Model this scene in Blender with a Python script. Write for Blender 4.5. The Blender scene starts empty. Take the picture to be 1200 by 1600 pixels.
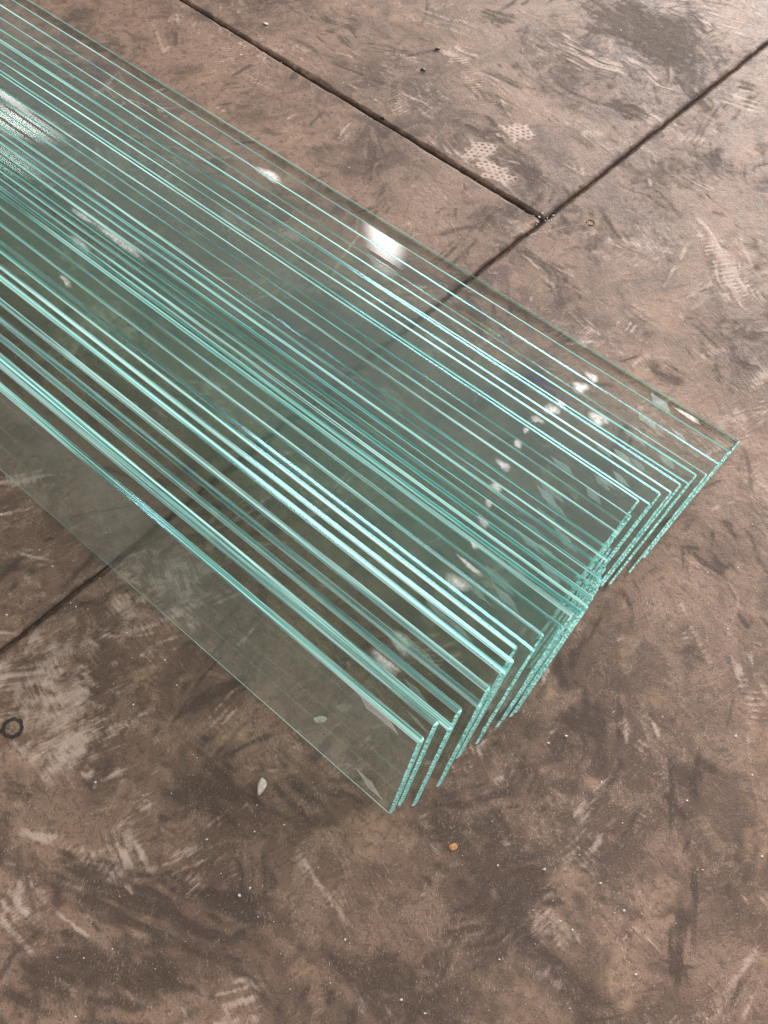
import bpy, bmesh, math, random
import numpy as np
from mathutils import Matrix, Vector

random.seed(11)
rng = np.random.default_rng(11)
scene = bpy.context.scene
col = scene.collection

# ------------------------------------------------------------------ camera
FPX, CAM_H = 1500.0, 1.2                      # focal length in photo pixels (1200 x 1600), camera height
ROT = np.array([[0.9969082525, 0.0661285538, 0.0424376056],      # camera right
                [0.0785743979, -0.8390023066, -0.5384247334],    # camera down
                [0.0, 0.5400945694, -0.8416043347]])             # camera forward
cam_data = bpy.data.cameras.new("camera")
cam = bpy.data.objects.new("camera", cam_data)
col.objects.link(cam)
r, d, f = ROT
cam.matrix_world = Matrix(((r[0], -d[0], -f[0], 0), (r[1], -d[1], -f[1], 0), (r[2], -d[2], -f[2], CAM_H), (0, 0, 0, 1)))
cam_data.sensor_fit = 'VERTICAL'
cam_data.sensor_height = 36.0
cam_data.lens = 36.0 * FPX / 1600.0
cam_data.clip_start = 0.05
cam_data.clip_end = 100.0
scene.camera = cam

# ------------------------------------------------------------------ world, lamps, exposure
world = bpy.data.worlds.new("World")
scene.world = world
world.use_nodes = True
bg = world.node_tree.nodes["Background"]
bg.inputs["Color"].default_value = (1.0, 0.97, 0.93, 1)
bg.inputs["Strength"].default_value = 0.48


def area(name, loc, target, sx, sy, power, color):
    ld = bpy.data.lights.new(name, 'AREA')
    ld.shape = 'RECTANGLE'
    ld.size, ld.size_y, ld.energy, ld.color = sx, sy, power, color
    o = bpy.data.objects.new(name, ld)
    col.objects.link(o)
    o.location = loc
    o.rotation_euler = (Vector(target) - Vector(loc)).to_track_quat('-Z', 'Y').to_euler()
    return o


area("soft_overhead_light", (0.5, -2.0, 3.6), (0.1, 0.6, 0), 3.0, 2.6, 128, (1.0, 0.95, 0.90))
area("soft_overhead_light", (3.9, 2.9, 3.8), (0.6, 1.9, 0), 2.2, 2.2, 190, (1.0, 0.92, 0.88))  # added fill to brighten the far floor, not a known fixture
area("workshop_door_light", (3.4, 7.3, 2.7), (0.4, 1.2, 0.3), 5.6, 3.2, 1100, (1.0, 0.94, 0.91))


def hanging_lamp(name, loc, target, sx, sy, power):
    """diffuser brightest at its middle"""
    o = area(name, loc, target, sx, sy, power, (1.0, 0.98, 0.95))
    o.data.use_nodes = True
    t = o.data.node_tree
    em = next(n for n in t.nodes if n.type == 'EMISSION')
    g = t.nodes.new("ShaderNodeNewGeometry")
    d_ = t.nodes.new("ShaderNodeVectorMath"); d_.operation = 'DISTANCE'; d_.inputs[1].default_value = (0.5, 0.5, 0)
    mr = t.nodes.new("ShaderNodeMapRange"); mr.interpolation_type = 'SMOOTHSTEP'
    mr.inputs[1].default_value, mr.inputs[2].default_value, mr.inputs[3].default_value, mr.inputs[4].default_value = 0.5, 0.10, 0.0, 2.2
    t.links.new(g.outputs["Parametric"], d_.inputs[0])
    t.links.new(d_.outputs["Value"], mr.inputs[0])
    t.links.new(mr.outputs[0], em.inputs["Strength"])
    return o


hanging_lamp("ceiling_lamp_near", (-0.58, 4.3, 3.6), (-0.4, 1.5, 0), 0.34, 0.8, 11)
hanging_lamp("ceiling_lamp_far", (-4.5, 3.2, 3.6), (-0.9, 1.5, 0), 0.26, 0.8, 5)

scene.view_settings.view_transform = 'Standard'
scene.view_settings.look = 'None'
scene.view_settings.exposure = 0.0
scene.view_settings.gamma = 1.0
scene.view_settings.use_curve_mapping = False
scene.render.engine = 'CYCLES'
cy = scene.cycles
cy.max_bounces = 100
cy.transmission_bounces = 100
cy.glossy_bounces = 100
cy.diffuse_bounces = 3
cy.transparent_max_bounces = 96
cy.volume_bounces = 0
cy.caustics_reflective = True
cy.caustics_refractive = True
cy.blur_glossy = 0.3
cy.sample_clamp_indirect = 6.0
cy.use_denoising = True
cy.use_adaptive_sampling = True
cy.adaptive_threshold = 0.02

# ------------------------------------------------------------------ helpers
UA = math.radians(-37.05478728)               # direction of the strips' long side on the floor
UV3 = np.array([math.cos(UA), math.sin(UA), 0.0])
VV3 = np.array([-math.sin(UA), math.cos(UA), 0.0])
JA = math.radians(-38.62575297)               # direction of the floor joints
PV = np.array([math.cos(JA), math.sin(JA)])
QV = np.array([-math.sin(JA), math.cos(JA)])


def floor_xy(px, py):
    """point of the floor measured at a place in the photograph"""
    dd = ROT.T @ np.array([px - 600.0, py - 800.0, FPX])
    t = CAM_H / -dd[2]
    return dd[:2] * t


J = floor_xy(850, 343)


def pq(px, py):
    w = floor_xy(px, py) - J
    return np.array([w @ PV, w @ QV])


def mesh_obj(name, verts, faces, mat, parent=None, smooth=False):
    me = bpy.data.meshes.new(name)
    me.from_pydata([tuple(v) for v in verts], [], [tuple(q) for q in faces])
    me.update()
    if smooth:
        me.polygons.foreach_set("use_smooth", [True] * len(me.polygons))
    o = bpy.data.objects.new(name, me)
    col.objects.link(o)
    if mat:
        me.materials.append(mat)
    if parent:
        o.parent = parent
    return o


def tag(o, label=None, cat=None, group=None, kind=None):
    if label: o["label"] = label
    if cat: o["category"] = cat
    if group: o["group"] = group
    if kind: o["kind"] = kind
    return o


class NT:
    """small node-tree writer"""
    def __init__(self, name):
        self.m = bpy.data.materials.new(name)
        self.m.use_nodes = True
        self.t = self.m.node_tree
        self.t.nodes.clear()
        self.out = self.n("ShaderNodeOutputMaterial")

    def n(self, typ, **kw):
        nd = self.t.nodes.new(typ)
        for k, v in kw.items():
            if k.startswith("i_"):
                nd.inputs[k[2:].replace("_", " ")].default_value = v
            else:
                setattr(nd, k, v)
        return nd

    def l(self, a, b):
        self.t.links.new(a, b)

    def inp(self, sock, v):
        if hasattr(v, "is_output"):
            self.l(v, sock)
        else:
            sock.default_value = v

    def math(self, op, a, b=0.0, clamp=False):
        nd = self.n("ShaderNodeMath", operation=op)
        nd.use_clamp = clamp
        self.inp(nd.inputs[0], a)
        self.inp(nd.inputs[1], b)
        return nd.outputs[0]

    def mix(self, fac, a, b):
        nd = self.n("ShaderNodeMix", data_type='RGBA')
        self.inp(nd.inputs[0], fac)
        self.inp(nd.inputs[6], a)
        self.inp(nd.inputs[7], b)
        return nd.outputs[2]

    def ramp(self, x, lo, hi, a=0.0, b=1.0):
        nd = self.n("ShaderNodeMapRange", interpolation_type='SMOOTHSTEP')
        self.inp(nd.inputs[0], x)
        nd.inputs[1].default_value, nd.inputs[2].default_value = lo, hi
        nd.inputs[3].default_value, nd.inputs[4].default_value = a, b
        return nd.outputs[0]

    def noise(self, vec, scale, detail=4.0, rough=0.55, dist=0.0):
        nd = self.n("ShaderNodeTexNoise")
        self.l(vec, nd.inputs["Vector"])
        nd.inputs["Scale"].default_value = scale
        nd.inputs["Detail"].default_value = detail
        nd.inputs["Roughness"].default_value = rough
        nd.inputs["Distortion"].default_value = dist
        return nd.outputs["Fac"]


# ------------------------------------------------------------------ materials
def floor_material():
    k = NT("trodden_concrete")
    geo = k.n("ShaderNodeNewGeometry").outputs["Position"]
    at = k.n("ShaderNodeAttribute", attribute_name="wear")
    sep = k.n("ShaderNodeSeparateColor")
    k.l(at.outputs["Color"], sep.inputs[0])
    light, dark, tan = sep.outputs[0], sep.outputs[1], sep.outputs[2]
    n1 = k.noise(geo, 3.2, 3, 0.6, 0.6)
    n2 = k.noise(geo, 15, 5, 0.68, 1.2)
    n3 = k.noise(geo, 85, 4, 0.7, 0.5)
    n4 = k.noise(geo, 430, 2, 0.6)
    # stretched grain: sweeping marks, locally sharing a direction
    nz = k.n("ShaderNodeTexNoise")
    k.l(geo, nz.inputs["Vector"]); nz.inputs["Scale"].default_value = 4.0; nz.inputs["Detail"].default_value = 1.0
    wb = k.n("ShaderNodeVectorMath", operation='MULTIPLY_ADD')
    k.l(nz.outputs["Color"], wb.inputs[0]); wb.inputs[1].default_value = (0.09, 0.09, 0); k.l(geo, wb.inputs[2])
    def stretched(ang, sc, det, ratio):
        mp = k.n("ShaderNodeMapping", vector_type='TEXTURE')
        mp.inputs["Rotation"].default_value = (0, 0, ang)
        mp.inputs["Scale"].default_value = (1.0, ratio, 1.0)
        k.l(wb.outputs[0], mp.inputs["Vector"])
        return k.noise(mp.outputs[0], sc, det, 0.68, 0.25)
    s1 = stretched(0.65, 26, 5, 0.10)
    s2 = stretched(-0.9, 30, 5, 0.12)
    sel = k.ramp(k.noise(geo, 6.5, 2, 0.5), 0.46, 0.54)
    st = k.n("ShaderNodeMix", data_type='FLOAT')
    k.l(sel, st.inputs[0]); k.l(s1, st.inputs[2]); k.l(s2, st.inputs[3])
    streak = st.outputs[0]
    fine = k.math('ADD', k.math('MULTIPLY', streak, 0.55), k.math('MULTIPLY', n3, 0.45))
    def crisp(mask, lo, hi, amt):
        # a painted mark breaks up along the grain of the floor
        v = k.math('ADD', mask, k.math('MULTIPLY', k.math('SUBTRACT', fine, 0.5), 2.3))
        return k.math('MULTIPLY', k.ramp(v, lo, hi, 0.0, amt), k.ramp(mask, 0.0, 0.35), True)
    c = k.mix(k.ramp(n1, 0.34, 0.66), (0.078, 0.048, 0.035, 1), (0.195, 0.126, 0.091, 1))
    c = k.mix(k.ramp(n2, 0.50, 0.56, 0.0, 0.40), c, (0.215, 0.145, 0.108, 1))
    c = k.mix(k.ramp(n2, 0.45, 0.40, 0.0, 0.45), c, (0.072, 0.047, 0.036, 1))
    c = k.mix(k.ramp(streak, 0.47, 0.34, 0.0, 0.50), c, (0.060, 0.040, 0.031, 1))
    c = k.mix(k.ramp(streak, 0.56, 0.70, 0.0, 0.42), c, (0.30, 0.215, 0.165, 1))
    c = k.mix(k.ramp(n3, 0.50, 0.36, 0.0, 0.55), c, (0.055, 0.038, 0.030, 1))
    c = k.mix(crisp(dark, 0.02, 0.68, 0.82), c, (0.048, 0.034, 0.027, 1))
    c = k.mix(k.math('MULTIPLY', tan, k.ramp(n3, 0.30, 0.65, 0.2, 1.0), True), c, (0.27, 0.178, 0.118, 1))
    c = k.mix(crisp(light, 0.10, 0.85, 0.66), c, (0.44, 0.345, 0.295, 1))
    fl = k.math('MULTIPLY', k.ramp(stretched(1.5, 150, 2, 0.22), 0.60, 0.68), k.ramp(n2, 0.42, 0.62))
    c = k.mix(k.math('MULTIPLY', fl, 0.6), c, (0.40, 0.315, 0.26, 1))
    c = k.mix(k.ramp(n4, 0.62, 0.74, 0.0, 0.4), c, (0.40, 0.32, 0.27, 1))
    c = k.mix(k.ramp(n4, 0.42, 0.30, 0.0, 0.65), c, (0.030, 0.022, 0.018, 1))
    b = k.n("ShaderNodeBsdfPrincipled")
    k.l(c, b.inputs["Base Color"])
    k.l(k.ramp(k.math('ADD', n3, k.math('MULTIPLY', dark, 0.4)), 0.2, 1.0, 0.46, 0.85), b.inputs["Roughness"])
    b.inputs["Specular IOR Level"].default_value = 0.30
    h = k.math('ADD', k.math('MULTIPLY', n3, 0.9), k.math('MULTIPLY', n4, 0.45))
    h = k.math('ADD', h, k.math('MULTIPLY', light, 0.5))
    bp = k.n("ShaderNodeBump", i_Strength=0.75, i_Distance=0.0018)
    k.l(h, bp.inputs["Height"])
    k.l(bp.outputs[0], b.inputs["Normal"])
    k.l(b.outputs[0], k.out.inputs[0])
    return k.m


def grit_material(name, a, b_, scale=90.0, rough=0.85):
    k = NT(name)
    geo = k.n("ShaderNodeNewGeometry").outputs["Position"]
    nz = k.noise(geo, scale, 5, 0.65)
    b = k.n("ShaderNodeBsdfPrincipled", i_Roughness=rough)
    k.l(k.mix(k.ramp(nz, 0.3, 0.7), a + (1,), b_ + (1,)), b.inputs["Base Color"])
    bp = k.n("ShaderNodeBump", i_Strength=0.7, i_Distance=0.001)
    k.l(nz, bp.inputs["Height"]); k.l(bp.outputs[0], b.inputs["Normal"])
    k.l(b.outputs[0], k.out.inputs[0])
    return k.m


def glass_material(film=0.0):
    k = NT("hazed_float_glass" if film else "green_float_glass")
    at = k.n("ShaderNodeAttribute", attribute_name="edge").outputs["Fac"]      # 0 face, 1 long top edge, 2 arris, 3 end face
    tc = k.n("ShaderNodeTexCoord").outputs["Object"]
    is_edge = k.ramp(at, 0.3, 0.5)
    is_arris = k.math('MULTIPLY', k.ramp(at, 1.3, 1.5), k.ramp(at, 2.5, 2.7, 1.0, 0.0))
    is_end = k.math('MULTIPLY', k.ramp(at, 2.5, 2.7), k.ramp(at, 3.3, 3.5, 1.0, 0.0))
    is_foot = k.ramp(at, 3.3, 3.5)
    # polished faces: clear sheet that tints what passes through and mirrors by its Fresnel reflectance
    clear = k.n("ShaderNodeBsdfTransparent")
    clear.inputs["Color"].default_value = (0.9855, 0.9955, 0.9915, 1)
    mir = k.n("ShaderNodeBsdfGlossy")
    mir.inputs["Roughness"].default_value = 0.0
    fr = k.n("ShaderNodeFresnel")
    fr.inputs["IOR"].default_value = 1.52
    face = k.n("ShaderNodeMixShader")
    front = k.ramp(k.n("ShaderNodeNewGeometry").outputs["Backfacing"], 0.4, 0.6, 1.0, 0.0)
    k.l(k.math('MULTIPLY', fr.outputs[0], front), face.inputs[0]); k.l(clear.outputs[0], face.inputs[1]); k.l(mir.outputs[0], face.inputs[2])
    if film:                                      # pale haze put into the face colour to brighten the front strip
        hz = k.n("ShaderNodeBsdfDiffuse")
        hz.inputs["Color"].default_value = (0.60, 0.68, 0.64, 1)
        fm_ = k.n("ShaderNodeMixShader")
        k.l(k.ramp(k.noise(tc, 7, 4, 0.65, 0.8), 0.3, 0.75, film * 0.4, film * 1.5), fm_.inputs[0])
        k.l(face.outputs[0], fm_.inputs[1]); k.l(hz.outputs[0], fm_.inputs[2])
        face = fm_
    # ground edges: green-blue of the glass and its inner glow, put in as surface colour
    mp = k.n("ShaderNodeMapping")
    mp.inputs["Scale"].default_value = (2.2, 150, 150)
    k.l(tc, mp.inputs["Vector"])
    st = k.noise(mp.outputs[0], 1.0, 3, 0.62)
    mp2 = k.n("ShaderNodeMapping")
    mp2.inputs["Scale"].default_value = (1.3, 300, 300)
    mp2.inputs["Location"].default_value = (3, 5, 7)
    k.l(tc, mp2.inputs["Vector"])
    st2 = k.noise(mp2.outputs[0], 1.0, 2, 0.6)
    rough = k.math('ADD', k.ramp(is_arris, 0, 1, 0.14, 0.16), k.math('MULTIPLY', is_end, 0.05))
    gl = None
    for cc, ior in (((0.60, 0, 0, 1), 1.43), ((0, 0.96, 0, 1), 1.52), ((0, 0, 0.93, 1), 1.62)):
        g = k.n("ShaderNodeBsdfGlass")
        g.inputs["Color"].default_value = cc
        g.inputs["IOR"].default_value = ior
        k.l(rough, g.inputs["Roughness"])
        if gl is None:
            gl = g.outputs[0]
        else:
            a = k.n("ShaderNodeAddShader")
            k.l(gl, a.inputs[0]); k.l(g.outputs[0], a.inputs[1]); gl = a.outputs[0]
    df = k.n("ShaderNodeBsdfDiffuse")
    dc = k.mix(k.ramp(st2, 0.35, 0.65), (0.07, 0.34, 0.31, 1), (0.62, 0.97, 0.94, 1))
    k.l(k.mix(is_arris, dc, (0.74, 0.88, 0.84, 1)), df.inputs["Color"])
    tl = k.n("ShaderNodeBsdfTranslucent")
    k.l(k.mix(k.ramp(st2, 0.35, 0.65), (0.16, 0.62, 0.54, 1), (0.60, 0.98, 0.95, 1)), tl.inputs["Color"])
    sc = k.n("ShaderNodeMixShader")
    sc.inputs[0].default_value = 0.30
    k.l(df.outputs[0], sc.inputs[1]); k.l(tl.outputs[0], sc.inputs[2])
    ed = k.n("ShaderNodeMixShader")
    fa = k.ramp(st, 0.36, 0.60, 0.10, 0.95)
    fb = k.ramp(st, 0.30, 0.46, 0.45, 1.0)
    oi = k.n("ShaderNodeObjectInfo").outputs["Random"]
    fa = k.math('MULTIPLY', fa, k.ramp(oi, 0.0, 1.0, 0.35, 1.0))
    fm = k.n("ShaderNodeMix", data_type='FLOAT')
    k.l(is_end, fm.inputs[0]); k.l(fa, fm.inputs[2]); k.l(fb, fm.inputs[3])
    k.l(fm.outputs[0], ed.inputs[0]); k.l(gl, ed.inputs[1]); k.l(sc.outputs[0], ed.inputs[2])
    m = k.n("ShaderNodeMixShader")
    k.l(is_edge, m.inputs[0]); k.l(face.outputs[0], m.inputs[1]); k.l(ed.outputs[0], m.inputs[2])
    foot = k.n("ShaderNodeBsdfDiffuse")          # lower edge caked with floor dust
    foot.inputs["Color"].default_value = (0.17, 0.125, 0.098, 1)
    m2 = k.n("ShaderNodeMixShader")
    k.l(is_foot, m2.inputs[0]); k.l(m.outputs[0], m2.inputs[1]); k.l(foot.outputs[0], m2.inputs[2])
    k.l(m2.outputs[0], k.out.inputs["Surface"])
    return k.m


def film_material(name, colr, alpha_lo, alpha_hi, scale):
    k = NT(name)
    tc = k.n("ShaderNodeTexCoord").outputs["Object"]
    so = k.n("ShaderNodeAttribute", attribute_name="body").outputs["Fac"]
    nz = k.noise(tc, scale, 4, 0.7)
    al = k.math('MULTIPLY', k.ramp(nz, 0.3, 0.7, alpha_lo, alpha_hi), so)
    tr = k.n("ShaderNodeBsdfTransparent")
    b = k.n("ShaderNodeBsdfPrincipled", i_Roughness=0.6)
    b.inputs["Base Color"].default_value = colr + (1,)
    m = k.n("ShaderNodeMixShader")
    k.l(al, m.inputs[0]); k.l(tr.outputs[0], m.inputs[1]); k.l(b.outputs[0], m.inputs[2])
    k.l(m.outputs[0], k.out.inputs[0])
    return k.m


M_FLOOR = floor_material()
M_JOINT = grit_material("joint_dirt", (0.022, 0.015, 0.011), (0.12, 0.08, 0.055), 60)
M_GLASS = glass_material()
M_GLASS_HAZED = glass_material(0.05)
M_FILM = film_material("label_film", (0.42, 0.60, 0.56), 0.20, 0.38, 60)
M_PAPER = film_material("pale_label_film", (0.55, 0.56, 0.53), 0.5, 0.75, 60)
M_CHALK = film_material("dried_splash", (0.84, 0.84, 0.82), 0.35, 0.95, 130)
M_STONE = grit_material("pale_stone", (0.30, 0.26, 0.22), (0.55, 0.50, 0.45), 300)
M_BLACK = grit_material("black_plastic", (0.012, 0.012, 0.014), (0.03, 0.03, 0.035), 200, 0.35)
M_ORANGE = grit_material("orange_clay", (0.26, 0.11, 0.045), (0.48, 0.24, 0.11), 420)
M_SPECK = grit_material("white_grit", (0.45, 0.40, 0.36), (0.70, 0.66, 0.62), 500)
M_PLUG = grit_material("floor_plug_mortar", (0.05, 0.035, 0.026), (0.19, 0.13, 0.09), 260)
M_RECESS_SHADE = grit_material("recess_shade", (0.012, 0.009, 0.007), (0.03, 0.022, 0.017), 200)

# ------------------------------------------------------------------ floor: painted wear map (stains, scuffs, shoe prints)
P0, P1, Q0, Q1, STEP = -1.50, 1.15, -1.70, 1.20, 0.0024
NP, NQ = int((P1 - P0) / STEP) + 1, int((Q1 - Q0) / STEP) + 1
WEAR = np.zeros((3, NP, NQ), np.float32)
TAB = rng.random(4096).astype(np.float32)


def n1d(x, seed):
    x = x + seed * 37.17
    i = np.floor(x).astype(int)
    fr = x - i
    fr = fr * fr * (3 - 2 * fr)
    return TAB[i % 4096] * (1 - fr) + TAB[(i + 1) % 4096] * fr


LAT = rng.random((256, 256)).astype(np.float32)


def n2d(x, y, seed=0):
    x = x + seed * 13.7; y = y + seed * 7.3
    i = np.floor(x).astype(int); j = np.floor(y).astype(int)
    a = x - i; b = y - j
    a = a * a * (3 - 2 * a); b = b * b * (3 - 2 * b)
    i0, i1, j0, j1 = i % 256, (i + 1) % 256, j % 256, (j + 1) % 256
    return (LAT[i0, j0] * (1 - a) + LAT[i1, j0] * a) * (1 - b) + (LAT[i0, j1] * (1 - a) + LAT[i1, j1] * a) * b


def sm(x, lo, hi):
    t = np.clip((x - lo) / (hi - lo), 0, 1)
    return t * t * (3 - 2 * t)


def dab(ch, c, ang, ln, wd, amt, streak=1.0, freq=250.0, tread=0.0, mode="smear", erase=False):
    """one mark on the floor: half length ln, half width wd, direction ang (p,q frame)"""
    R_ = math.hypot(ln, wd) * 1.25
    i0, i1 = max(0, int((c[0] - R_ - P0) / STEP)), min(NP, int((c[0] + R_ - P0) / STEP) + 2)
    j0, j1 = max(0, int((c[1] - R_ - Q0) / STEP)), min(NQ, int((c[1] + R_ - Q0) / STEP) + 2)
    if i1 <= i0 or j1 <= j0:
        return
    sd = random.random() * 1000
    X, Y = np.meshgrid(P0 + STEP * np.arange(i0, i1) - c[0], Q0 + STEP * np.arange(j0, j1) - c[1], indexing='ij')
    ca, sa = math.cos(ang), math.sin(ang)
    s, w = X * ca + Y * sa, -X * sa + Y * ca
    w = w + (n1d(s * 18 + 50, sd) - 0.5) * wd * 0.6
    lim = ln * (0.55 + 0.5 * n1d(w * 90, sd + 3))
    m = 1 - sm(np.abs(s), lim * 0.45, lim)
    m *= 1 - sm(np.abs(w) + (n2d(X * 60, Y * 60, sd) - 0.5) * wd * 0.9, wd * 0.45, wd)
    if mode == "smear":
        t = n1d(w * freq, sd + 9)
        m *= (1 - streak) + streak * sm(t, 0.25, 0.8)
        m *= 0.45 + 0.8 * sm(n2d(s * 40, w * 160, sd), 0.2, 0.75)
    elif mode == "tread":
        m *= sm(np.sin(s * tread + 3 * (n2d(X * 25, Y * 25, sd) - 0.5)), -0.1, 0.6) * (0.3 + 0.9 * sm(n2d(X * 70, Y * 70, sd), 0.25, 0.7))
    elif mode == "honeycomb":
        g1 = np.cos(s * tread); g2 = np.cos((s * 0.5 + w * 0.866) * tread); g3 = np.cos((s * 0.5 - w * 0.866) * tread)
        m *= 1 - sm(g1 + g2 + g3, 0.1, 1.2) * 0.95
    elif mode == "blotch":
        m *= 0.35 + 0.8 * sm(n2d(X * 45, Y * 45, sd) * 0.6 + n2d(X * 140, Y * 140, sd + 5) * 0.4, 0.3, 0.65)
    if erase:                                            # a wet smear takes the dust with it
        WEAR[0, i0:i1, j0:j1] *= (1 - 0.9 * min(1.0, amt) * np.clip(m * 1.3, 0, 1)).astype(np.float32)
    a = WEAR[ch, i0:i1, j0:j1]
    a += (min(1.0, amt * 1.3) * m * (1 - a)).astype(np.float32)


def img_dab(ch, x0, y0, x1, y1, wpx, amt, **kw):
    """a mark running between two places in the photograph, half width in photo pixels"""
    a, b = pq(x0, y0), pq(x1, y1)
    cc = (a + b) / 2
    dv = b - a
    mid = ((x0 + x1) / 2, (y0 + y1) / 2)
    sc = np.linalg.norm(pq(mid[0] + 10, mid[1]) - pq(mid[0], mid[1])) / 10
    dab(ch, cc, math.atan2(dv[1], dv[0]), np.linalg.norm(dv) * 0.62, wpx * sc * 1.2, amt, **kw)


# the general scuffing: many small marks with locally shared directions
for i in range(8200):
    c = np.array([random.uniform(P0, P1), random.uniform(Q0, Q1)])
    fld = n2d(np.array([c[0] * 2.2 + 9]), np.array([c[1] * 2.2 + 4]), 2)[0]
    ang = fld * 7.0 + random.gauss(0, 0.35)
    big = random.random() ** 3
    ln = 0.012 + 0.10 * big * random.uniform(0.5, 1)
    wd = ln * random.choice((0.08, 0.12, 0.2, 0.4)) * random.uniform(0.8, 1.2) + 0.0015
    tp = random.random()
    if tp < 0.47:
        dab(0, c, ang, ln, wd, random.uniform(0.08, 0.42), freq=random.choice((160, 260, 400)))
    elif tp < 0.88:
        dab(1, c, ang, ln * 1.3, wd * 1.2, random.uniform(0.12, 0.55), freq=random.choice((120, 220, 320)))
    elif tp < 0.93:
        dab(0, c, ang, ln + .01, wd * 1.4, random.uniform(0.15, 0.4), mode="tread", tread=random.uniform(700, 1100))
    else:
        dab(2, c, ang, ln * 0.7, wd * 1.6, random.uniform(0.15, 0.5), mode="blotch")
for i in range(90):
    c = np.array([random.uniform(P0, P1), random.uniform(Q0, Q1)])
    dab(random.choice((0, 1, 1)), c, random.uniform(0, 3.14), random.uniform(.10, .26), random.uniform(.05, .13), random.uniform(0.12, 0.32), mode="blotch")
for i in range(420):
    c = np.array([random.uniform(P0, P1), random.uniform(Q0, Q1)])
    dab(random.choice((0, 0, 1, 1, 2)), c, random.uniform(0, 3.14), random.uniform(.02, .09), random.uniform(.015, .05), random.uniform(0.1, 0.34), mode="blotch")

# marks that stand out in the photograph
for a in ((770, 0, 930, 85, 7, .8), (850, 55, 990, 130, 26, .6), (960, 90, 1060, 150, 22, .5), (1075, 20, 1190, 60, 26, .5), (1110, 150, 1200, 175, 20, .5),
          (690, 70, 740, 105, 20, .5), (1090, 330, 1130, 410, 16, .6), (1120, 400, 1190, 495, 24, .65), (1150, 360, 1180, 430, 10, .5), (960, 380, 995, 400, 18, .5),
          (820, 390, 860, 420, 14, .5), (640, 10, 760, 60, 26, .35), (640, 120, 700, 170, 26, .3), (430, 60, 520, 120, 22, .3), (380, 110, 440, 150, 18, .35),
          (195, 1310, 250, 1390, 26, .6), (60, 1420, 155, 1490, 16, .7), (0, 1390, 40, 1450, 22, .75), (10, 1440, 60, 1500, 20, .6), (175, 1450, 225, 1520, 9, .6),
          (90, 1520, 140, 1570, 16, .5), (320, 1590, 420, 1545, 26, .6), (380, 1510, 420, 1540, 16, .5), (1000, 1120, 1020, 1170, 14, .75), (985, 1165, 1010, 1185, 12, .6),
          (1065, 1150, 1062, 1240, 7, .6), (845, 1230, 905, 1260, 22, .3), (830, 1440, 770, 1490, 9, .5), (985, 1440, 1040, 1490, 7, .5), (1160, 1390, 1195, 1450, 7, .55),
          (1075, 1420, 1080, 1500, 6, .5), (45, 1060, 110, 1090, 26, .45), (100, 1060, 150, 1095, 24, .35), (240, 1150, 245, 1165, 10, .5), (20, 860, 90, 880, 16, .5), (10, 890, 60, 960, 20, .4),
          (870, 470, 960, 540, 18, .3), (700, 330, 740, 420, 14, .3), (1000, 900, 1040, 990, 14, .35), (1060, 860, 1110, 900, 16, .35), (1120, 900, 1170, 980, 16, .3)):
    img_dab(0, *a[:4], a[4] * 1.15, a[5] * 0.8)
for a in ((930, 10, 1080, 115, 30, .85), (960, 0, 1100, 75, 14, .8), (1040, 15, 1095, 60, 30, .7), (940, 155, 1020, 188, 15, .95), (745, 20, 800, 40, 20, .8), (985, 100, 1000, 140, 6, .7),
          (1150, 132, 1180, 140, 8, .8), (1175, 230, 1200, 245, 16, .5), (790, 240, 850, 300, 16, .5), (735, 130, 800, 180, 22, .5), (940, 330, 985, 400, 16, .5), (1020, 300, 1070, 350, 14, .5),
          (880, 1330, 670, 1520, 44, .9), (860, 1350, 760, 1440, 26, .7), (640, 1480, 560, 1560, 30, .6), (1060, 1385, 1058, 1560, 13, .8), (1095, 1170, 1085, 1260, 24, .75), (1050, 1150, 1050, 1310, 8, .7),
          (870, 1110, 940, 1160, 40, .6), (760, 1260, 800, 1340, 26, .45), (270, 1160, 370, 1230, 44, .55), (60, 1350, 220, 1410, 34, .55), (50, 1500, 220, 1540, 34, .9), (0, 1540, 60, 1580, 30, .7),
          (170, 1470, 290, 1560, 26, .7), (300, 1400, 420, 1440, 24, .5), (380, 1310, 410, 1470, 26, .45), (500, 1480, 600, 1590, 30, .35), (1080, 860, 1140, 900, 14, .6), (1090, 800, 1180, 900, 24, .4),
          (1000, 840, 1100, 850, 10, .5), (1150, 690, 1180, 780, 12, .5), (1140, 560, 1200, 580, 8, .5), (1010, 560, 1080, 600, 24, .5), (990, 1040, 1100, 1100, 26, .3), (680, 1290, 730, 1340, 16, .5),
          (0, 1230, 60, 1240, 8, .5), (1020, 1240, 1080, 1300, 20, .5), (580, 190, 640, 240, 20, .3), (1150, 1290, 1180, 1400, 12, .35), (420, 1180, 520, 1280, 40, .4), (900, 1040, 960, 1090, 26, .35)):
    img_dab(1, *a[:4], a[4] * 1.15, a[5], erase=True, streak=0.6)
for a in ((345, 1140, 360, 1165, 18, .55), (370, 1140, 385, 1150, 12, .6), (1160, 225, 1195, 245, 12, .6), (905, 1215, 940, 1235, 12, .5), (870, 1340, 920, 1400, 30, .4), (0, 765, 60, 755, 9, .7),
          (1010, 1400, 1060, 1430, 40, .4), (60, 1100, 130, 1150, 40, .35), (940, 1500, 1010, 1560, 40, .4), (460, 1500, 490, 1530, 20, .5), (1180, 1000, 1200, 1600, 30, .35), (1000, 600, 1100, 660, 26, .3)):
    img_dab(2, *a[:4], a[4], a[5], mode="blotch")
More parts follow.
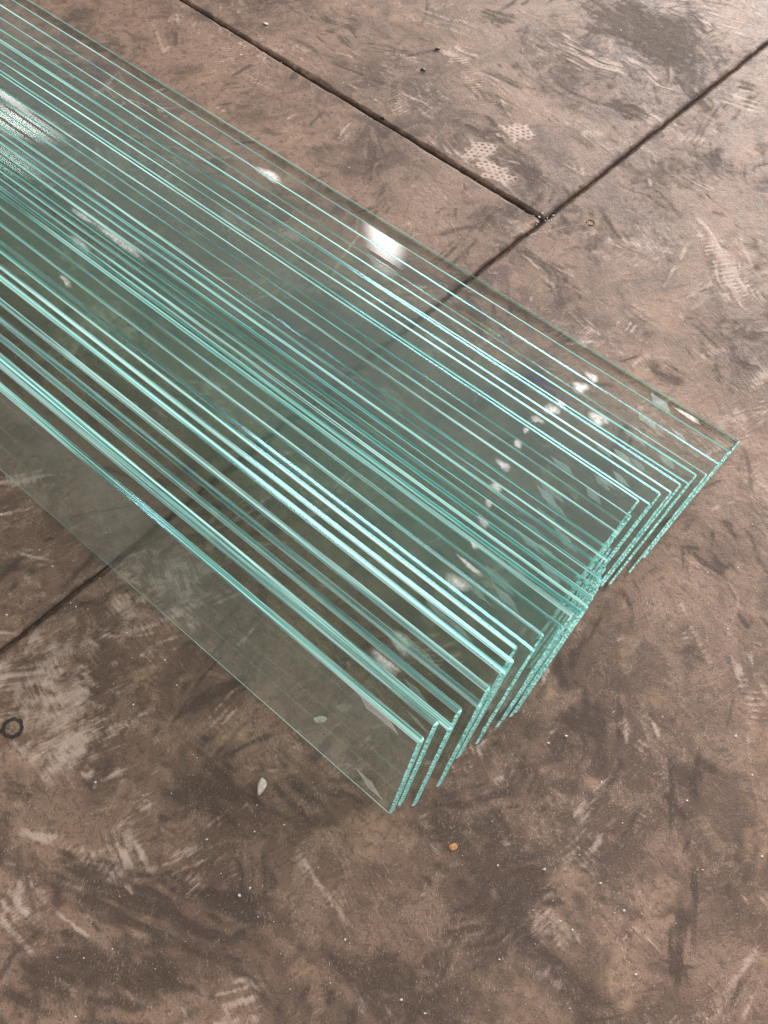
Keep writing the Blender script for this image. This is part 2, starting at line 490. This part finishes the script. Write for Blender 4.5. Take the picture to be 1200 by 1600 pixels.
# broad darker ground towards the near left, wet-looking stain at the far right
for a in ((0, 1480, 300, 1590, 60, .55), (120, 1400, 430, 1540, 50, .45), (480, 1500, 800, 1600, 60, .4), (0, 1180, 120, 1300, 50, .3), (240, 1180, 420, 1300, 50, .4), (640, 1260, 840, 1400, 60, .3),
          (900, 10, 1090, 110, 34, .9), (950, 0, 1080, 70, 26, .9), (1020, 20, 1090, 100, 30, .8), (900, 0, 990, 40, 20, .8)):
    img_dab(1, *a[:4], a[4], a[5], erase=True, streak=0.5, freq=140.0)
# shoe prints and tread marks
for a in ((795, 190, 815, 225, 26, .9, 620), (735, 225, 770, 245, 30, .75, 620), (745, 245, 800, 290, 20, .9, 620)):
    img_dab(0, *a[:4], a[4], a[5], mode="honeycomb", tread=a[6])
for a in ((705, 60, 770, 195, 20, .55, 800), (690, 70, 740, 85, 14, .5, 700), (1095, 350, 1180, 490, 20, .75, 620), (955, 500, 1020, 530, 15, .8, 640), (905, 470, 990, 430, 12, .35, 900),
          (1060, 210, 1110, 230, 18, .5, 560), (690, 1200, 770, 1180, 26, .6, 780), (240, 1320, 330, 1400, 30, .45, 820), (350, 1330, 380, 1380, 22, .35, 800), (20, 1260, 110, 1280, 22, .3, 760),
          (950, 1430, 1010, 1480, 14, .5, 780), (1000, 950, 1090, 940, 20, .3, 800), (350, 110, 440, 150, 18, .3, 700), (520, 20, 560, 60, 20, .3, 700)):
    img_dab(0, *a[:4], a[4], a[5] * 0.75, mode="tread", tread=a[6])


def wear_at(p, q):
    x = np.clip((p - P0) / STEP, 0, NP - 1.001); y = np.clip((q - Q0) / STEP, 0, NQ - 1.001)
    i = x.astype(int); j = y.astype(int); a = x - i; b = y - j
    out = []
    for ch in range(3):
        A = WEAR[ch]
        out.append((A[i, j] * (1 - a) + A[i + 1, j] * a) * (1 - b) + (A[i, j + 1] * (1 - a) + A[i + 1, j + 1] * a) * b)
    inside = ((p > P0) & (p < P1) & (q > Q0) & (q < Q1)).astype(np.float32)
    return [o * inside for o in out]


# ------------------------------------------------------------------ floor: bed and slabs
bed = mesh_obj("floor", [(-9, -9, -0.012), (9, -9, -0.012), (9, 9, -0.012), (-9, 9, -0.012)], [(0, 1, 2, 3)], M_JOINT)
tag(bed, "scuffed brown concrete slab floor with dirt filled joints", "floor", kind="structure")


def axis(lo, hi, flo, fhi, fine=0.0027, coarse=0.08):
    flo, fhi = max(lo, flo), min(hi, fhi)
    parts = []
    if flo >= fhi:
        return np.linspace(lo, hi, max(2, int((hi - lo) / coarse) + 1))
    if flo - lo > 1e-6:
        parts.append(np.linspace(lo, flo, max(2, int((flo - lo) / coarse) + 1))[:-1])
    parts.append(np.linspace(flo, fhi, int((fhi - flo) / fine) + 1))
    if hi - fhi > 1e-6:
        parts.append(np.linspace(fhi, hi, max(2, int((hi - fhi) / coarse) + 1))[1:])
    return np.concatenate(parts)


def slab(lo_p, hi_p, lo_q, hi_q, fp, fq, gap=0.0041):
    ps = axis(lo_p + gap, hi_p - gap, *fp)
    qs = axis(lo_q + gap, hi_q - gap, *fq)
    Pm, Qm = np.meshgrid(ps, qs, indexing='ij')
    L, D, T = wear_at(Pm, Qm)
    edge = np.minimum(np.minimum(Pm - ps[0], ps[-1] - Pm), np.minimum(Qm - qs[0], qs[-1] - Qm))
    # worn arrises: rounded over and chipped unevenly
    chip = 0.0015 + 0.0075 * n2d(Pm * 28, Qm * 28, 3) ** 3 + 0.004 * n2d(Pm * 110, Qm * 110, 8) ** 2
    z = -0.0042 * (1 - sm(edge, 0, chip + 1e-4)) + 0.0008 * (n2d(Pm * 5, Qm * 5, 1) - 0.5) + 0.0003 * (L - D)
    wob = (n1d(Qm * 30, 7) - 0.5) * 0.0026
    wob2 = (n1d(Pm * 30, 17) - 0.5) * 0.0026
    Pw = Pm + np.where((Pm == ps[0]) | (Pm == ps[-1]), wob, 0)
    Qw = Qm + np.where((Qm == qs[0]) | (Qm == qs[-1]), wob2, 0)
    na, nb = Pm.shape
    X = J[0] + Pw * PV[0] + Qw * QV[0]
    Y = J[1] + Pw * PV[1] + Qw * QV[1]
    top = np.stack([X, Y, z], -1).reshape(-1, 3)
    idx = np.arange(na * nb).reshape(na, nb)
    quads = np.stack([idx[:-1, :-1], idx[1:, :-1], idx[1:, 1:], idx[:-1, 1:]], -1).reshape(-1, 4)
    ring = np.concatenate([idx[:, 0], idx[-1, 1:], idx[-2::-1, -1], idx[0, -2:0:-1]])
    low = top[ring].copy(); low[:, 2] = -0.0135
    base = na * nb
    k = len(ring)
    r2 = np.arange(base, base + k)
    skirt = np.stack([ring, r2, np.roll(r2, -1), np.roll(ring, -1)], -1)
    verts = np.concatenate([top, low]); faces = np.concatenate([quads, skirt])
    me = bpy.data.meshes.new("slab")
    me.vertices.add(len(verts)); me.vertices.foreach_set("co", verts.astype(np.float32).ravel())
    me.loops.add(len(faces) * 4); me.loops.foreach_set("vertex_index", faces.astype(np.int32).ravel())
    me.polygons.add(len(faces)); me.polygons.foreach_set("loop_start", np.arange(len(faces), dtype=np.int32) * 4)
    me.update(calc_edges=True)
    at = me.attributes.new("wear", 'FLOAT_COLOR', 'POINT')
    cdat = np.zeros((len(verts), 4), np.float32); cdat[:, 3] = 1
    rim = (1 - sm(edge, 0.001, 0.010)) * 0.5 * n2d(Pm * 40, Qm * 40, 6)
    cdat[:base, 0] = L.ravel(); cdat[:base, 1] = np.clip(D + rim, 0, 1).ravel(); cdat[:base, 2] = T.ravel()
    cdat[base:, 1] = 0.8
    at.data.foreach_set("color", cdat.ravel())
    me.polygons.foreach_set("use_smooth", np.concatenate([np.ones(len(quads), bool), np.zeros(len(skirt), bool)]))
    me.materials.append(M_FLOOR)
    o = bpy.data.objects.new("slab", me)
    col.objects.link(o)
    o.parent = bed
    return o


NONE = (9, 8)
slab(-2.6, 0, 0, 2.4, (-1.42, 9), (-9, 1.10))
slab(-2.6, 0, -2.6, 0, (-1.45, 9), (-1.45, 9))
slab(0, 2.6, -1.75, 1.35, (-9, 1.08), (-1.62, 1.05))
slab(0, 2.6, -4.85, -1.75, NONE, NONE)
slab(0, 2.6, 1.35, 4.45, NONE, NONE)
slab(-2.6, 0, 2.4, 4.8, NONE, NONE)
slab(-2.6, 0, -5.2, -2.6, NONE, NONE)
slab(-5.2, -2.6, -1.2, 1.4, NONE, NONE)

# ------------------------------------------------------------------ glass strips, from the steep one at the near left to the flat one at the right
# (end position u, cross-section at the near end (v, z bottom; v, z top), cross-section at the far end)
PANES = [
(-0.1673,(0.2872,0.0014,0.3236,0.1849),(0.2872,0.0014,0.3236,0.1849)),
(-0.1660,(0.3061,0.0106,0.3476,0.1919),(0.3021,0.0016,0.3436,0.1829)),
(-0.1523,(0.3153,0.0016,0.3569,0.1818),(0.3153,0.0016,0.3569,0.1818)),
(-0.1575,(0.3353,0.0016,0.3798,0.1802),(0.3353,0.0016,0.3798,0.1802)),
(-0.1449,(0.3543,0.0017,0.4015,0.1777),(0.3486,0.0019,0.4034,0.1757)),
(-0.1499,(0.3743,0.0018,0.4240,0.1752),(0.3740,0.0018,0.4252,0.1748)),
(-0.1490,(0.3989,0.0019,0.4541,0.1718),(0.4022,0.0019,0.4574,0.1718)),
(-0.1511,(0.4113,0.0019,0.4729,0.1676),(0.4130,0.0018,0.4703,0.1691)),
(-0.1591,(0.4215,0.0030,0.4926,0.1629),(0.4243,0.0020,0.4982,0.1607)),
(-0.1422,(0.4302,0.0020,0.5051,0.1602),(0.4337,0.0021,0.5100,0.1596)),
(-0.1460,(0.4474,0.0022,0.5313,0.1557),(0.4514,0.0023,0.5394,0.1536)),
(-0.1357,(0.4660,0.0023,0.5587,0.1508),(0.4698,0.0024,0.5638,0.1500)),
(-0.1360,(0.4826,0.0055,0.5832,0.1487),(0.4809,0.0025,0.5814,0.1457)),
(-0.1310,(0.4897,0.0031,0.5963,0.1428),(0.4895,0.0021,0.5949,0.1427)),
(-0.1298,(0.4973,0.0022,0.6107,0.1374),(0.4981,0.0021,0.6092,0.1393)),
(-0.1327,(0.5083,0.0023,0.6284,0.1326),(0.5073,0.0023,0.6308,0.1295)),
(-0.1357,(0.5200,0.0023,0.6466,0.1275),(0.5170,0.0023,0.6414,0.1296)),
(-0.1410,(0.5321,0.0024,0.6655,0.1225),(0.5264,0.0025,0.6649,0.1167)),
(-0.1465,(0.5449,0.0025,0.6849,0.1172),(0.5413,0.0025,0.6802,0.1184)),
(-0.1523,(0.5558,0.0026,0.7022,0.1115),(0.5509,0.0026,0.6973,0.1115)),
(-0.1594,(0.5692,0.0026,0.7217,0.1055),(0.5623,0.0027,0.7183,0.1002)),
(-0.1708,(0.5960,0.0027,0.7542,0.0996),(0.5896,0.0027,0.7503,0.0955)),
(-0.1705,(0.6124,0.0028,0.7754,0.0946),(0.6136,0.0048,0.7797,0.0909)),
(-0.1704,(0.6286,0.0048,0.7973,0.0889),(0.6268,0.0048,0.7969,0.0860)),
(-0.1764,(0.6538,0.0099,0.8268,0.0883),(0.6498,0.0089,0.8229,0.0873)),
(-0.1621,(0.6619,0.0069,0.8391,0.0794),(0.6602,0.0069,0.8374,0.0794)),
(-0.1614,(0.6857,0.0099,0.8665,0.0775),(0.6777,0.0069,0.8579,0.0761)),
(-0.1517,(0.6998,0.0080,0.8835,0.0718),(0.6945,0.0069,0.8765,0.0755)),
(-0.1491,(0.7216,0.0090,0.9091,0.0663),(0.7231,0.0110,0.9115,0.0650)),
(-0.1424,(0.7338,0.0060,0.9242,0.0582),(0.7182,0.0030,0.9083,0.0569)),
(-0.1429,(0.7569,0.0060,0.9503,0.0530),(0.7453,0.0030,0.9364,0.0584)),
(-0.1323,(0.7707,0.0030,0.9666,0.0461),(0.7776,0.0050,0.9731,0.0498)),
(-0.1299,(0.8052,0.0041,1.0045,0.0371),(0.8099,0.0051,1.0086,0.0415)),
(-0.1310,(0.8424,0.0041,1.0447,0.0268),(0.8476,0.0051,1.0498,0.0278)),
(-0.1316,(0.8895,0.0031,1.0945,0.0035),(0.8895,0.0031,1.0945,0.0035)),
]
LENGTH, NSEC = 2.15, 48
THICK = [0.0105, 0.0104, 0.0103, 0.0102, 0.0102, 0.0101, 0.01, 0.0088, 0.0078, 0.0076, 0.0075, 0.0074, 0.0072, 0.0056, 0.0056, 0.0055, 0.0055, 0.0054, 0.0054, 0.0054, 0.0054, 0.0054, 0.0054, 0.0054, 0.0054, 0.0054, 0.0054, 0.0054, 0.0054, 0.0054, 0.0054, 0.0054, 0.0054, 0.0054, 0.0054]
ORD = ["", "second", "third", "fourth", "fifth", "sixth", "seventh", "eighth", "ninth", "tenth", "eleventh", "twelfth", "thirteenth", "fourteenth", "fifteenth", "sixteenth", "seventeenth", "eighteenth"]


class Strip:
    """frame of one strip: local x runs along its length (0 at the near end, negative away), y and z across"""
    def __init__(self, k):
        u, a, b = PANES[k]
        self.k, self.u = k, u
        self.o = np.array([a[0], a[1]])
        self.a = (np.array([a[0], a[1]]) - self.o, np.array([a[2], a[3]]) - self.o)
        self.b = (np.array([b[0], b[1]]) - self.o, np.array([b[2], b[3]]) - self.o)
        self.W = float(np.hypot(*(self.a[1] - self.a[0])))

    def at(self, s, w, h):
        """s metres from the near end, w across from the lower edge, h off the middle plane"""
        fr = s / LENGTH
        A = self.a[0] * (1 - fr) + self.b[0] * fr
        B = self.a[1] * (1 - fr) + self.b[1] * fr
        dd = (B - A) / np.hypot(*(B - A))
        nn = np.array([-dd[1], dd[0]])
        p = A + dd * w + nn * h
        return (-s, p[0], p[1])


def strip_label(k):
    n = len(PANES)
    if k == 0: return "steeply leaning glass strip at the near left, its whole face uncovered"
    if k == n - 1: return "widest glass strip, lying flat on the floor at the right edge of the fan"
    if k < n // 2: return "green edged glass strip, %s counted from the uncovered one at the near left" % ORD[k]
    return "green edged glass strip, %s counted from the flat one at the right edge" % ORD[n - 1 - k]


def build_strip(k):
    st = Strip(k)
    W, T2 = st.W, THICK[k] / 2
    nW = max(10, int(W / 0.009))
    ss = np.concatenate([[0.006], np.linspace(0.02, LENGTH, NSEC)])
    ws = np.linspace(0, 1, nW + 1)
    ej = np.abs(rng.normal(0.0, 0.00025, nW + 1)) + 0.0002           # scalloped near-end arris
    verts, faces, edge = [], [], []
    # loop: lower arris (2), upper face (nW+1), upper-edge arris (2), under face (nW+1)
    nl = 2 * (nW + 1) + 4

    bev = random.uniform(0.0028, 0.0046) if k >= 12 else random.uniform(0.0010, 0.0018)      # ground bevel along the upper long edge
    hi_max = T2
    aa = PANES[k][1]
    ext = min(0.015, (aa[1] + 0.002) / max(0.2, (aa[3] - aa[1]) / W)) if 0 < k < 16 else 0.0     # foot pressed into the dust on the floor

    def loop(s_arr, inset, cl):
        c1, c2 = (0.0006, 0.0022) if k == 0 else (0.00025, 0.00025)
        c4 = cl * random.uniform(0.35, 1.2)
        c3 = bev * random.uniform(0.94, 1.06)
        c3d = min(bev * 0.7, hi_max * 0.9)
        pts = []
        hi = T2 - inset
        w0, w1 = inset - ext, W - inset
        pts += [(s_arr[0], w0, -hi + c1), (s_arr[0], w0, hi - c2)]
        for j, q in enumerate(ws):
            pts.append((s_arr[j], w0 + c2 + q * (w1 - w0 - c2 - c3), hi))
        pts += [(s_arr[-1], w1, hi - c3d), (s_arr[-1], w1, -hi + c4)]
        for j in range(nW, -1, -1):
            pts.append((s_arr[j], w0 + c1 + ws[j] * (w1 - w0 - c1 - c4), -hi))
        return [st.at(*p) for p in pts]

    loops = [loop(np.full(nW + 1, 0.0), 0.0016, 0.0003), loop(ej + 0.0022, 0.0, 0.0007)]
    loops += [loop(np.full(nW + 1, s), 0.0, 0.0007) for s in ss]
    for lp in loops:
        verts += lp

    def cls(i):
        if i == nW + 3: return 1.0                           # upper long edge, ground
        if k == 0 and i == 1: return 2.0                # pale lower arris of the uncovered strip
        if i == nW + 2: return 1.0 if bev > 0.0025 else 2.0   # its bevel
        if i == nW + 4: return 2.0                           # its lower arris
        return 0.0
    for r_ in range(len(loops) - 1):
        b0, b1 = r_ * nl, (r_ + 1) * nl
        for i in range(nl):
            j = (i + 1) % nl
            faces.append((b0 + i, b0 + j, b1 + j, b1 + i))
            edge.append(3.0 if r_ == 0 and 1 <= i <= nW + 3 else cls(i))
    # near end face, as slices across the width
    t0, u0 = 2, nl - 1
    faces.append((0, nl - 1, 2, 1)); edge.append(3.0)
    for j in range(nW):
        faces.append((t0 + j, u0 - j, u0 - j - 1, t0 + j + 1)); edge.append(3.0)
    faces.append((t0 + nW, u0 - nW, nW + 4, nW + 3)); edge.append(3.0)
    # far end
    bl = (len(loops) - 1) * nl
    faces.append((bl, bl + 1, bl + 2, bl + nl - 1)); edge.append(1.0)
    for j in range(nW):
        faces.append((bl + t0 + j, bl + t0 + j + 1, bl + u0 - j - 1, bl + u0 - j)); edge.append(1.0)
    faces.append((bl + t0 + nW, bl + nW + 3, bl + nW + 4, bl + u0 - nW)); edge.append(1.0)
    o = mesh_obj("glass_strip", verts, faces, M_GLASS_HAZED if k == 0 else M_GLASS)
    me = o.data
    bm = bmesh.new(); bm.from_mesh(me)
    bmesh.ops.recalc_face_normals(bm, faces=bm.faces)
    bm.to_mesh(me); bm.free()
    at = me.attributes.new("edge", 'FLOAT', 'FACE')
    at.data.foreach_set("value", np.array(edge, np.float32))
    o.matrix_world = Matrix.Translation(Vector(UV3 * st.u + VV3 * st.o[0] + np.array([0, 0, st.o[1]]))) @ Matrix.Rotation(UA, 4, 'Z')
    tag(o, strip_label(k), "glass strip", "glass strips leaning in a fanned row")
    return o, st


STRIPS = [build_strip(k) for k in range(len(PANES))]


def patch(name, k, s, w, outline, thick, mat, soft=False):
    """thin film on a strip's upper face: outline in metres (along, across) round its centre"""
    o_, st = STRIPS[k]
    h0 = THICK[k] / 2 + 0.00012
    n = len(outline)
    mg = 0.0012
    outline = [(max(-s + mg, a), min(max(b, mg - w), st.W - mg - w)) for a, b in outline]
    verts = [st.at(s, w, h0 + thick)]
    verts += [st.at(s + a * .4, w + b * .4, h0 + thick) for a, b in outline]
    verts += [st.at(s + a, w + b, h0 + thick * .6) for a, b in outline]
    verts += [st.at(s + a, w + b, h0) for a, b in outline]
    fs = []
    for i in range(n):
        j = (i + 1) % n
        fs += [(0, 1 + i, 1 + j), (1 + i, 1 + n + i, 1 + n + j, 1 + j), (1 + n + i, 1 + 2 * n + i, 1 + 2 * n + j, 1 + n + j)]
    o = mesh_obj(name, verts, fs, mat, o_)
    at = o.data.attributes.new("body", 'FLOAT', 'POINT')
    vals = np.ones(len(verts), np.float32)
    if soft:
        vals[1 + n:] = 0.0
    at.data.foreach_set("value", vals)
    return o


def blob(rx, ry, n=18, rag=0.3):
    ph = random.random() * 6
    out = []
    for i in range(n):
        a = 2 * math.pi * i / n
        q = 1 + rag * (0.5 * math.sin(2 * a + ph) + 0.5 * math.sin(3 * a + ph * 1.7)) + random.uniform(-rag, rag) * 0.35
        out.append((rx * q * math.cos(a), ry * q * math.sin(a)))
    return out


def lozenge(la, lw, skew):
    out = []
    for a, b in ((-1, -1), (-.3, -1), (.4, -1), (1, -1), (1, .1), (1, 1), (.3, 1), (-.4, 1), (-1, 1), (-1, 0)):
        out.append((a * la + b * skew + random.uniform(-.0012, .0012), b * lw + random.uniform(-.0008, .0008)))
    return out


BLOBS = [(33, 0.2428, 0.1812, 9, 6), (32, 0.2433, 0.1807, 11, 8), (29, 0.2267, 0.1966, 9, 7), (28, 0.2222, 0.1811, 10, 7), (26, 0.2111, 0.1821, 8, 4), (24, 0.1929, 0.1821, 4, 3), (23, 0.193, 0.1829, 6, 5), (21, 0.1817, 0.1718, 9, 5), (19, 0.1825, 0.1752, 7, 5), (17, 0.1807, 0.175, 5, 5), (15, 0.1736, 0.177, 10, 6), (12, 0.1524, 0.1739, 6, 5), (11, 0.1376, 0.1675, 16, 3), (10, 0.1255, 0.1604, 14, 9), (5, 0.1214, 0.1519, 15, 11), (3, 0.1036, 0.1731, 18, 13), (30, 0.1683, 0.1861, 14, 7), (17, 0.9317, 0.1716, 45, 5), (17, 1.0217, 0.17, 22, 4), (33, 0.9656, 0.1759, 20, 9), (10, 0.8855, 0.1664, 10, 5), (14, 0.96, 0.166, 28, 5), (34, 0.09, 0.190, 20, 3)]
for k, s, w, a, b in BLOBS:
    patch("dried_splash", k, s, w, blob(a / 1000 * 1.5, b / 1000 * 1.5), 0.0002, M_CHALK, True)
FILMS = [(34, 0.136, 0.1822, 16, 7), (32, 0.1295, 0.1975, 16, 7), (30, 0.112, 0.1973, 18, 6), (27, 0.0836, 0.1944, 15, 5), (24, 0.1153, 0.1674, 16, 5), (24, 0.0564, 0.1857, 14, 4), (26, 0.0585, 0.1768, 11, 4), (21, 0.1058, 0.1707, 14, 5), (21, 0.0843, 0.1637, 15, 5), (27, 0.1201, 0.1903, 12, 4), (13, 0.1066, 0.1737, 15, 4), (12, 0.1018, 0.1542, 18, 6), (11, 0.0781, 0.1609, 15, 6), (10, 0.0974, 0.1691, 16, 4), (7, 0.1026, 0.1711, 18, 4), (3, 0.0562, 0.1665, 12, 6), (2, 0.0697, 0.18, 15, 3), (0, 0.0594, 0.1822, 24, 10), (0, 0.0386, 0.0285, 13, 9), (1, 0.0182, 0.1708, 8, 4), (5, 0.09, 0.1627, 18, 5), (7, 0.0725, 0.1697, 11, 4), (16, 0.1041, 0.1744, 14, 3), (14, 0.11, 0.166, 16, 4), (15, 0.06, 0.17, 12, 6), (17, 0.075, 0.165, 11, 4), (18, 0.11, 0.166, 16, 4), (19, 0.06, 0.17, 12, 6), (20, 0.09, 0.168, 14, 5), (22, 0.11, 0.166, 16, 4), (23, 0.06, 0.18200000000000002, 12, 6), (25, 0.075, 0.17700000000000002, 11, 4), (28, 0.09, 0.18000000000000002, 14, 5), (29, 0.075, 0.17700000000000002, 11, 4), (31, 0.06, 0.18200000000000002, 12, 6), (33, 0.075, 0.17700000000000002, 11, 4)]
for k, s, w, a, b in FILMS:
    patch("label_film", k, s, w, lozenge(a / 1000, b / 1000, random.choice((.007, .009, .012))), 0.00015, M_PAPER if k == 0 else M_FILM)


# ------------------------------------------------------------------ small things lying on the floor
def pebble(name, px, py, r, mat, sx=1.0, sy=1.0, sz=0.7, ang=0.0, seed=1, sub=2):
    bm = bmesh.new()
    bmesh.ops.create_icosphere(bm, subdivisions=sub, radius=1.0)
    rr = random.Random(seed)
    dirs = [Vector((rr.gauss(0, 1), rr.gauss(0, 1), rr.gauss(0, 1))).normalized() for _ in range(9)]
    for v in bm.verts:
        cut = 1.0
        for dd in dirs:                                   # broken facets
            t = v.co.dot(dd)
            if t > 0.62:
                cut = min(cut, 0.62 / t)
        v.co *= cut * rr.uniform(0.95, 1.05)
        v.co = Vector((v.co.x * sx * r, v.co.y * sy * r, v.co.z * sz * r))
    zmin = min(v.co.z for v in bm.verts)
    me = bpy.data.meshes.new(name)
    bm.to_mesh(me); bm.free()
    me.materials.append(mat)
    o = bpy.data.objects.new(name, me)
    col.objects.link(o)
    xy = floor_xy(px, py)
    o.location = (xy[0], xy[1], -zmin - 0.0004)
    o.rotation_euler = (0, 0, ang)
    return o


tag(pebble("pebble", 410, 1231, 0.011, M_STONE, 0.62, 1.25, 0.6, -0.25, 4), "pale angular stone chip on bare floor below the near left strip", "pebble", "stone chips on the floor")
tag(pebble("pebble", 500, 1125, 0.009, M_STONE, 1.2, 0.7, 0.6, 0.3, 8), "pale stone chip seen through the uncovered glass strip", "pebble", "stone chips on the floor")
tag(pebble("clay_crumb", 707, 1323, 0.0062, M_ORANGE, 1.1, 0.8, 0.25, 0.3, 5), "small orange clay crumb trodden onto the floor below the stack", "crumb")
tag(pebble("black_chip", 683, 78, 0.008, M_BLACK, 1.0, 0.5, 0.5, 0.4, 6), "black plastic chip nearer the top of the pair beside the shoe print", "chip", "black chips on the far slab")
tag(pebble("black_chip", 661, 110, 0.008, M_BLACK, 1.0, 0.5, 0.4, -0.2, 7), "black plastic chip lying lower left of the other black chip", "chip", "black chips on the far slab")
tag(pebble("black_chip", 597, 186, 0.007, M_BLACK, 1.3, 0.5, 0.5, -0.5, 9), "black chip wedged in the long floor joint behind the stack", "chip", "black chips on the far slab")
tag(pebble("pebble", 415, 38, 0.006, M_SPECK, 1.6, 0.6, 0.5, -0.6, 10), "tiny white sliver on the far slab left of the long joint", "pebble", "stone chips on the floor")


def ring_mesh(r0, r1, z0, z1, n=28, start=0.0, end=2 * math.pi, rag=0.06):
    verts, faces = [], []
    full = abs(end - start - 2 * math.pi) < 1e-6
    m = n if full else n + 1
    for i in range(m):
        a = start + (end - start) * i / n
        q = 1 + random.uniform(-rag, rag)
        for rr, zz in ((r0 * q, -0.003), (r0 * q, z1), ((r0 + r1) / 2 * q, z1 + z0), (r1 * q, z1), (r1 * q, -0.003)):
            verts.append((rr * math.cos(a), rr * math.sin(a), zz))
    for i in range(n if full else n):
        j = (i + 1) % m
        for e in range(4):
            faces.append((i * 5 + e, j * 5 + e, j * 5 + e + 1, i * 5 + e + 1))
    return verts, faces


xy = floor_xy(20, 1138)
v, fc = ring_mesh(0.0080, 0.0140, 0.0002, 0.0006, rag=0.10)
plug = mesh_obj("floor_plug", v, fc, M_RECESS_SHADE)  # dark ring on the slab, its colour standing for the shaded recess
plug.location = (xy[0], xy[1], 0.0006)
pv = [(0, 0, 0.0012)] + [(0.0092 * math.cos(i * .2618), 0.0092 * math.sin(i * .2618) * random.uniform(.93, 1.05), 0.0008) for i in range(24)]
mesh_obj("cap", pv, [(0, 1 + i, 1 + (i + 1) % 24) for i in range(24)], M_PLUG, plug, True)
tag(plug, "round mortar plug in a dark ring at the left edge of the floor", "floor plug")
xy = floor_xy(923, 348)
v, fc = ring_mesh(0.0062, 0.0085, 0.0006, 0.0006, start=-2.2, end=3.3, rag=0.04)
rg = mesh_obj("broken_ring", v, fc, M_PLUG)
rg.location = (xy[0], xy[1], 0.0004)
tag(rg, "small open ring pressed into the floor right of the joint corner", "ring")


def scatter(name, pts, mat, label, cat):
    verts, faces = [], []
    for (x, y, rr) in pts:
        b = len(verts)
        m = random.choice((5, 6))
        ph = random.random() * 6
        el = random.uniform(.5, 1)
        for i in range(m):
            a = ph + 2 * math.pi * i / m
            q = rr * random.uniform(.6, 1.1)
            verts.append((x + q * math.cos(a), y + q * el * math.sin(a), -0.0006))
        for i in range(m):
            a = ph + 2 * math.pi * i / m
            q = rr * random.uniform(.35, .7)
            verts.append((x + q * math.cos(a), y + q * el * math.sin(a), rr * random.uniform(.3, .7)))
        for i in range(m):
            j = (i + 1) % m
            faces.append((b + i, b + j, b + m + j, b + m + i))
        faces.append(tuple(b + m + i for i in range(m)))
    o = mesh_obj(name, verts, faces, mat)
    return tag(o, label, cat, kind="stuff")


pts = []
while len(pts) < 420:
    x, y = random.uniform(-30, 1230), random.uniform(-20, 1620)
    q = floor_xy(x, y)
    uu, vv = q @ UV3[:2], q @ VV3[:2]
    if uu < -0.1 and 0.27 < vv < 1.11:
        continue
    pts.append((q[0], q[1], 0.0007 + 0.0022 * random.random() ** 4))
scatter("grit", pts, M_SPECK, "pale grit and dust crumbs scattered over the floor", "grit")
pts = []
for i in range(900):
    if random.random() < 0.45:
        p_, q_ = random.uniform(-1.4, 0), random.gauss(0, .0022)
    else:
        p_, q_ = random.gauss(0, .0022), random.uniform(-1.4, 1.0)
    if abs(p_) + abs(q_) > .05 and random.random() < .35:
        continue
    w = J + PV * p_ + QV * q_
    pts.append((w[0], w[1], 0.0008 + 0.0024 * random.random() ** 3))
o = scatter("joint_crumbs", pts, M_JOINT, "dark earth crumbs lying in the floor joints", "crumbs")
for v in o.data.vertices:
    v.co.z -= 0.0085
pts = [(*(J + PV * random.gauss(0, .012) + QV * random.gauss(0, .012)), 0.001 + .002 * random.random()) for _ in range(24)]
scatter("mortar_crumbs", pts, M_SPECK, "pale mortar crumbs where the two floor joints meet", "crumbs")
